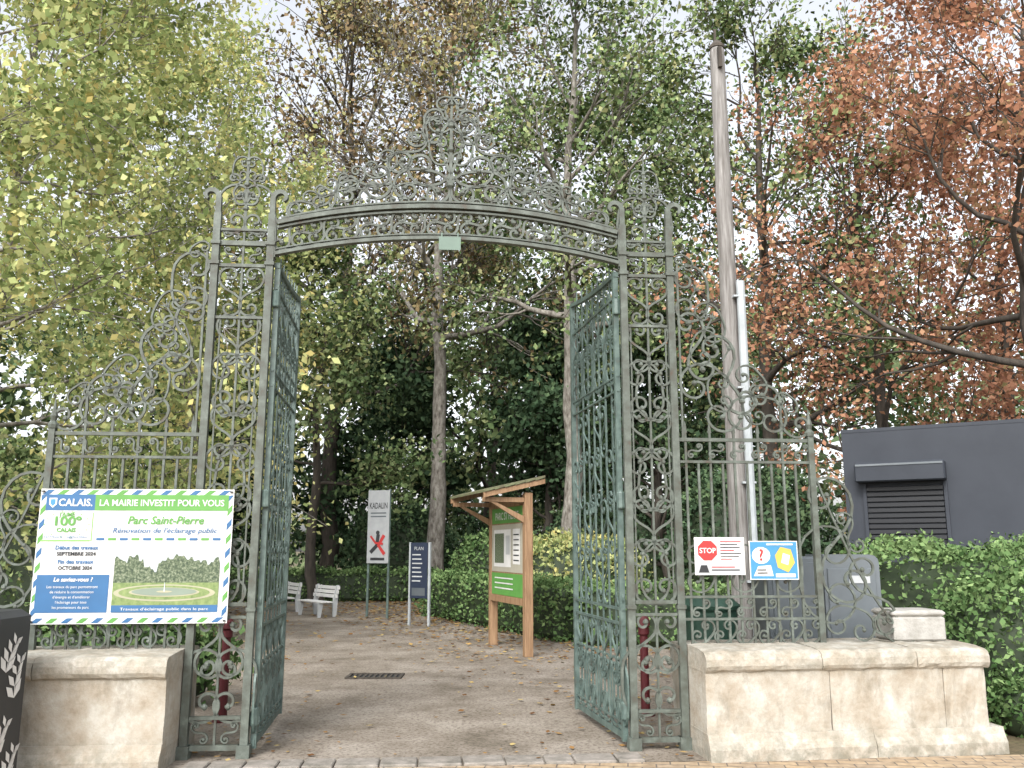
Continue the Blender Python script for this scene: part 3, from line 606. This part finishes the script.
def tree(label,x,y,H,r,first,spread,seed,lm,bark='bark',per=70,leaf=.16,nc=(14,6,6),up=.25,sig=.28,lean=(0,0),el=(10,65),group=None,skip=0.,limb=.42,wob=.09,twig=.005):
    rng=np.random.default_rng(seed); TV=[];TQ=[];off=0; tips=[]
    def addt(p,rr,n):
        nonlocal off
        V,Q=tube(p,rr,n); TV.append(V); TQ.append(Q+off); off+=len(V)
    n=14; t=np.linspace(0,1,n); tr=np.stack([lean[0]*t+np.cumsum(rng.normal(0,wob,n))*(t>0),lean[1]*t+np.cumsum(rng.normal(0,wob,n))*(t>0),t*H*.88],1); tr[0,:2]=0
    rad=r*(1-.82*t)
    tt=np.linspace(0,1,40); trf=np.stack([np.interp(tt,t,tr[:,k]) for k in range(3)],1); rf=np.interp(tt,t,rad)*(1+rng.normal(0,.04,40)); rf[0]=r*1.5; rf[1]=r*1.15
    addt(trf,rf,10)
    def br(p,d,L,rr,l):
        k=(7,5,4)[l]; pts=[p]; ds=[]
        for i in range(k):
            d=unit(d+rng.normal(0,.17,3)+np.array([0,0,up*(.45 if l==0 else .2)])*.5); p=p+d*L/k; pts.append(p); ds.append(d)
        addt(pts,np.linspace(max(rr,twig*1.6),max(rr*.3,twig),k+1),(6,4,3)[l])
        if l==2:
            tips.append(np.array(pts)); return
        for j in range(nc[l+1]):
            f=rng.uniform(.3,1.0) if j else 1.; ii=min(int(f*k),k-1); q=pts[ii+1 if f==1 else ii]
            pe=unit(np.cross(ds[ii],rng.normal(size=3))); an=rng.uniform(.4,1.0)
            br(q,unit(ds[ii]*math.cos(an)+pe*math.sin(an)),L*rng.uniform(.42,.62),rr*(1-.6*f)*.6,l+1)
    for i in range(nc[0]):
        f=first+(1-first)*(i+.3)/nc[0]; g=(f-first)/(1-first); p=np.array([np.interp(f,t,tr[:,k]) for k in range(3)])
        az=i*2.4+rng.uniform(-.4,.4); e=math.radians(el[0]+(el[1]-el[0])*g+rng.normal(0,6))
        L=spread*(math.sin(PI*min(1,.28+.62*g))**.7)*rng.uniform(.8,1.15)
        br(p,np.array([math.cos(az)*math.cos(e),math.sin(az)*math.cos(e),math.sin(e)]),L,r*(1-.8*f)*limb,0)
    T=top('tree',label,'tree',(x,y,0),0,group)
    np_obj('trunk',np.concatenate(TV),np.concatenate(TQ),[M[bark]],T,smooth=True)
    C=[];TI=[]
    for tp in tips:
        if rng.random()<skip: continue
        k=int(per*rng.uniform(.5,1.5)); w=rng.uniform(.25,1,k)*(len(tp)-1); i=np.minimum(w.astype(int),len(tp)-2); f=(w-i)[:,None]
        C.append(tp[i]*(1-f)+tp[i+1]*f+rng.normal(0,sig,(k,3))); TI.append(np.clip(rng.uniform(.15,.8)+rng.normal(0,.17,k),0,1))
    C=np.concatenate(C);TI=np.concatenate(TI); ok=C[:,2]>1.0; C=C[ok];TI=TI[ok]
    V,Q=leaves(C,leaf,rng); np_obj('crown',V,Q,[LM[lm]],T,tint=TI)
    return T
tree('large yellow green autumn tree with drooping leafy crown',-9.3,13.5,14.5,.24,.16,3.9,1,'yg',per=58,leaf=.125,nc=(22,7,6),up=.05,sig=.26,el=(5,60),limb=.26,skip=.03)
tree('tall yellow green tree with dense crown behind railing',-12.5,20.5,18,.26,.18,4.8,2,'yg',per=42,leaf=.17,nc=(18,6,6),up=.1,limb=.3)
tree('yellow green tree with thinning crown behind railing',-7.9,22.5,16,.2,.25,3.4,22,'yg',per=34,leaf=.15,nc=(18,6,5),up=.15,limb=.35)
tree('tall plane tree with pale mottled trunk and sparse brown leaves',-2.5,29,23,.31,.42,5.2,3,'br',bark='bark',per=14,leaf=.18,nc=(20,7,6),up=.3,sig=.3,el=(15,65),lean=(.5,0),limb=.6,twig=.011)
tree('tall tree with forked grey trunk and thinning green crown',1.65,26,21,.31,.42,4.6,4,'gr',per=24,leaf=.17,nc=(17,6,6),up=.3,lean=(.4,0),limb=.6,skip=.06,twig=.008)
tree('slender dark trunked tree with green crown beside benches',-5.9,27,12,.18,.32,2.9,5,'gr',bark='barkd',per=30,leaf=.17,nc=(13,6,5))
tree('tall sparse tree with brown twigs and few leaves',-6.8,32,24,.33,.33,6.0,6,'br',bark='barkd',per=14,leaf=.2,nc=(19,7,6),limb=.6,twig=.012)
tree('dark trunked tree with green and rusty leaves behind pole',7.2,24,17.5,.26,.3,4.4,7,'gr',bark='barkd',per=24,leaf=.165,nc=(17,6,6),limb=.55,skip=.06,twig=.008)
tree('large horse chestnut with russet autumn leaves and dark limbs',10.9,16.5,14.5,.28,.22,4.6,8,'rd',bark='barkd',per=33,leaf=.125,nc=(19,7,6),up=.12,sig=.26,el=(5,60),skip=.1,limb=.42,twig=.007)
tree('russet autumn tree with thinning crown',9.4,21.5,14.5,.2,.24,3.7,9,'rd',bark='barkd',per=28,leaf=.145,nc=(16,6,5),skip=.1,limb=.5,twig=.008)
tree('tall green tree with airy crown',4.4,31,18.5,.28,.25,4.8,10,'gr',bark='barkd',per=30,leaf=.21,nc=(16,6,6))
tree('tall russet and green tree beyond the kiosk building',15.5,27,16,.28,.2,4.8,11,'rd',bark='barkd',per=26,leaf=.2,nc=(15,6,6))
tree('green park tree with low airy crown',-1.0,38,16,.28,.12,5.5,13,'gr',bark='barkd',per=32,leaf=.26,nc=(15,6,5))
tree('dark evergreen tree with dense low crown',5.0,28,9,.2,.06,2.9,14,'dk',bark='barkd',per=36,leaf=.2,nc=(16,6,5),sig=.3)
tree('dark evergreen tree with dense low crown',-4.6,34,9,.2,.06,2.8,15,'dk',bark='barkd',per=32,leaf=.24,nc=(16,6,5),sig=.3)
tree('dark evergreen tree with dense low crown',1.0,32,9.5,.2,.06,3.0,16,'dk',bark='barkd',per=32,leaf=.24,nc=(16,6,5),sig=.3)
tree('dark evergreen tree with dense low crown',-10.5,30,8,.2,.06,2.8,17,'dk',bark='barkd',per=32,leaf=.24,nc=(16,6,5),sig=.3)
rng=np.random.default_rng(50)
K=520; cx=rng.uniform(-46,50,K); cy=rng.uniform(44,54,K); cz=rng.uniform(0,1,K)**1.2*15+.5
per=70; Cn=np.repeat(np.stack([cx,cy,cz],1),per,0)+rng.normal(0,1.0,(K*per,3))*np.array([1.4,1.0,.9])
ti=np.clip(np.repeat(rng.uniform(.1,.7,K),per)+rng.normal(0,.15,len(Cn)),0,1); ok=Cn[:,2]>0; Cn=Cn[ok]; ti=ti[ok]
V,Q=leaves(Cn,.6,rng); o=np_obj('woodland',V,Q,[leafmat('woodland_leaves',[(.045,.08,.035),(.125,.17,.085),(.25,.29,.15)],0)],tint=ti); o['kind']='stuff'; o['label']='distant mixed green woodland closing off the park'
def plant(name,label,cat,x,y,size,n,leaf,lm,seed,rz=0,boxy=False,group=None):
    rng=np.random.default_rng(seed); T=top(name,label,cat,(x,y,0),rz,group)
    a,b,h=size
    def surf(d,k):
        ph=np.sin(d[:,0]*7+seed)*np.cos(d[:,1]*6+seed*2)*.07+np.sin(d[:,2]*9+d[:,0]*11+seed)*.07
        q=d*(1+ph)[:,None]*k
        return np.stack([q[:,0]*a/2,q[:,1]*b/2,(q[:,2]*.5+.5)*h],1)
    d=unit(rng.normal(size=(n,3))); d[:,2]=np.where(d[:,2]<-.55,-d[:,2],d[:,2])
    if boxy:
        d=rng.uniform(-1,1,(n,3)); ax=rng.choice(3,n,p=[.08,.42,.5]); sgn=rng.choice([-1,1],n); sgn=np.where(ax==2,1,sgn); d[np.arange(n),ax]=sgn
        wob=1+.05*np.sin(d[:,0]*a*2.1+seed)+.04*np.sin(d[:,0]*a*5+d[:,1]*3)
        Cn=np.stack([d[:,0]*a/2,d[:,1]*b/2*wob,(d[:,2]*.5+.5)*h*wob],1)+rng.normal(0,.05,(n,3))
    else:
        Cn=surf(d,rng.uniform(.78,1.08,n)[:,None])+rng.normal(0,.07,(n,3))
    Cn[:,2]=np.abs(Cn[:,2])
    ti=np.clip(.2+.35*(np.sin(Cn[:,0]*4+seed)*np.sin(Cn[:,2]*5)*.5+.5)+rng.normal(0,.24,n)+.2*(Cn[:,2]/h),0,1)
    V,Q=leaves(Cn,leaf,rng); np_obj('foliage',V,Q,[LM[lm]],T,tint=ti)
    if boxy:  # dark filler body; its colour stands for the shade between the leaves
        m=MB(); m.box((0,0,h*.46),(a*.97,b*.86,h*.92),ch=b*.12); m.obj('shadow_core',['core'],T)
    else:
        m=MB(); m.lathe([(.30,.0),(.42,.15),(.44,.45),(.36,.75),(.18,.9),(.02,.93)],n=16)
        m.v=[(p[0]*a*.95,p[1]*b*.95,p[2]*h) for p in m.v]; m.obj('shadow_core',['core'],T,smooth=True)
    return T
hd=dict(boxy=True,group='clipped hedges along the path')
plant('hedge','low clipped green hedge running behind the notice board','hedge',-.35,18.9,(7.2,.9,.95),7000,.085,'hg',1,rz=math.atan2(6.6,-3.1),**hd)
plant('hedge','low clipped green hedge behind the open gate leaf','hedge',4.2,14.6,(6.2,.9,.95),7000,.085,'hg',2,rz=-.25,**hd)
plant('hedge','low clipped green hedge beyond the benches','hedge',-5.6,27.5,(6.5,.9,.9),5000,.11,'hg',3,rz=.05,**hd)
plant('hedge','dense green hedge behind the stone wall','hedge',6.75,10.4,(5.2,1.5,1.55),15000,.065,'hg',4,rz=-.1,**hd)
sh=dict(group='shrubs around the park entrance')
plant('shrub','bushy green shrub at the end of the stone wall','shrub',4.95,8.75,(1.6,1.5,1.35),5500,.065,'hg',5,**sh)
plant('shrub','low green shrub beside stone wall end','shrub',4.55,8.0,(.7,.6,.45),1500,.06,'hg',6,**sh)
plant('shrub','yellow green shrub beside path','shrub',1.4,21,(3.4,2.2,1.9),5000,.11,'yg',7,**sh)
plant('shrub','rounded green shrub beside path','shrub',-.3,25,(2.8,2.2,2.0),4000,.12,'hg',8,**sh)
plant('shrub','dark green shrub behind railing','shrub',-7.4,14.5,(4.5,2.5,2.7),8000,.10,'gr',9,**sh)
plant('shrub','dark green shrub behind railing','shrub',-10.5,17,(5,3,3.6),7000,.13,'gr',10,**sh)
plant('shrub','dark green shrub beneath trees','shrub',-8.8,21.5,(3.2,2.4,2.6),5000,.13,'dk',11,**sh)
plant('shrub','low leafy green plant behind the stone wall','shrub',-4.2,9.4,(2.6,1.0,.95),4000,.09,'hg',12,**sh)
plant('shrub','tall dark laurel shrub beneath trees','shrub',5.4,20,(3.6,2.5,3.4),7000,.13,'dk',13,**sh)
plant('shrub','tall dark laurel shrub beneath trees','shrub',10.0,20.0,(5,3,3.9),7000,.14,'dk',14,**sh)
plant('shrub','dark green shrub beneath trees','shrub',-4.0,31,(4,2.5,3.0),5000,.16,'dk',15,**sh)
plant('shrub','dark green shrub beneath trees','shrub',3.5,29,(5,2.5,3.2),5000,.16,'dk',16,**sh)
rng=np.random.default_rng(77); n=21000
yy=7.0+24*rng.uniform(0,1,n)**.8; xx=rng.uniform(-1,1,n)
xc=np.interp(yy,[7,10,16,22,31],[-.55,-1.2,-3,-5.2,-8]); xw=np.interp(yy,[7,10,16,22,31],[1.9,4.5,5.5,4.5,5])
edge=np.sign(xx)*np.abs(xx)**.6; xx=xc+edge*xw
keep=rng.uniform(0,1,n)<np.interp(yy,[7,12,16,31],[.30,.45,1,1])*(.45+.55*np.abs(edge)); xx=xx[keep];yy=yy[keep]
Cn=np.stack([xx,yy,rng.uniform(.012,.035,len(xx))],1)
N=len(Cn); th=rng.uniform(0,2*PI,N); u=np.stack([np.cos(th),np.sin(th),rng.normal(0,.12,N)],1); w=np.stack([-np.sin(th),np.cos(th),rng.normal(0,.12,N)],1); s=(.065*rng.uniform(.4,1.4,N)*np.interp(yy,[7,20],[.85,1.6]))[:,None]
V=np.stack([Cn-u*s*.5,Cn+w*s*.33,Cn+u*s*.5,Cn-w*s*.33],1).reshape(-1,3)
o=np_obj('fallen_leaves',V,np.arange(4*N).reshape(-1,4),[LM['fl']],tint=rng.uniform(0,1,N)); o['kind']='stuff'
# ================================================================= LIGHT, SKY, CAMERA
w=bpy.data.worlds.new("World"); SC.world=w; w.use_nodes=True; N=w.node_tree.nodes; L=w.node_tree.links
bg=N['Background']; sk=N.new('ShaderNodeTexSky'); sk.sky_type='NISHITA'; sk.sun_disc=False; sk.sun_elevation=math.radians(42); sk.sun_rotation=math.radians(200); sk.air_density=1.0; sk.dust_density=4.0
hs=N.new('ShaderNodeHueSaturation'); hs.inputs['Saturation'].default_value=.22; hs.inputs['Value'].default_value=2.6
L.new(sk.outputs[0],hs.inputs['Color'])
L.new(hs.outputs[0],bg.inputs['Color']); bg.inputs['Strength'].default_value=.15
sd=bpy.data.lights.new('sun','SUN'); sd.energy=1.5; sd.angle=math.radians(15); sd.color=(1,.97,.92)
so=bpy.data.objects.new('sun',sd); COL.objects.link(so)
az=math.radians(200); e=math.radians(42); dv=Vector((math.sin(az)*math.cos(e),math.cos(az)*math.cos(e),math.sin(e)))
so.rotation_euler=dv.to_track_quat('Z','Y').to_euler(); so.location=(0,0,30)
cd=bpy.data.cameras.new('camera'); cam=bpy.data.objects.new('camera',cd); COL.objects.link(cam)
cam.location=(0,0,1.6); cam.rotation_euler=(math.radians(90+10.68),0,0); cd.lens=30.6; cd.sensor_width=36; cd.clip_end=1000; cd.clip_start=.05
SC.camera=cam
SC.view_settings.view_transform='Standard'; SC.view_settings.look='None'; SC.view_settings.exposure=0
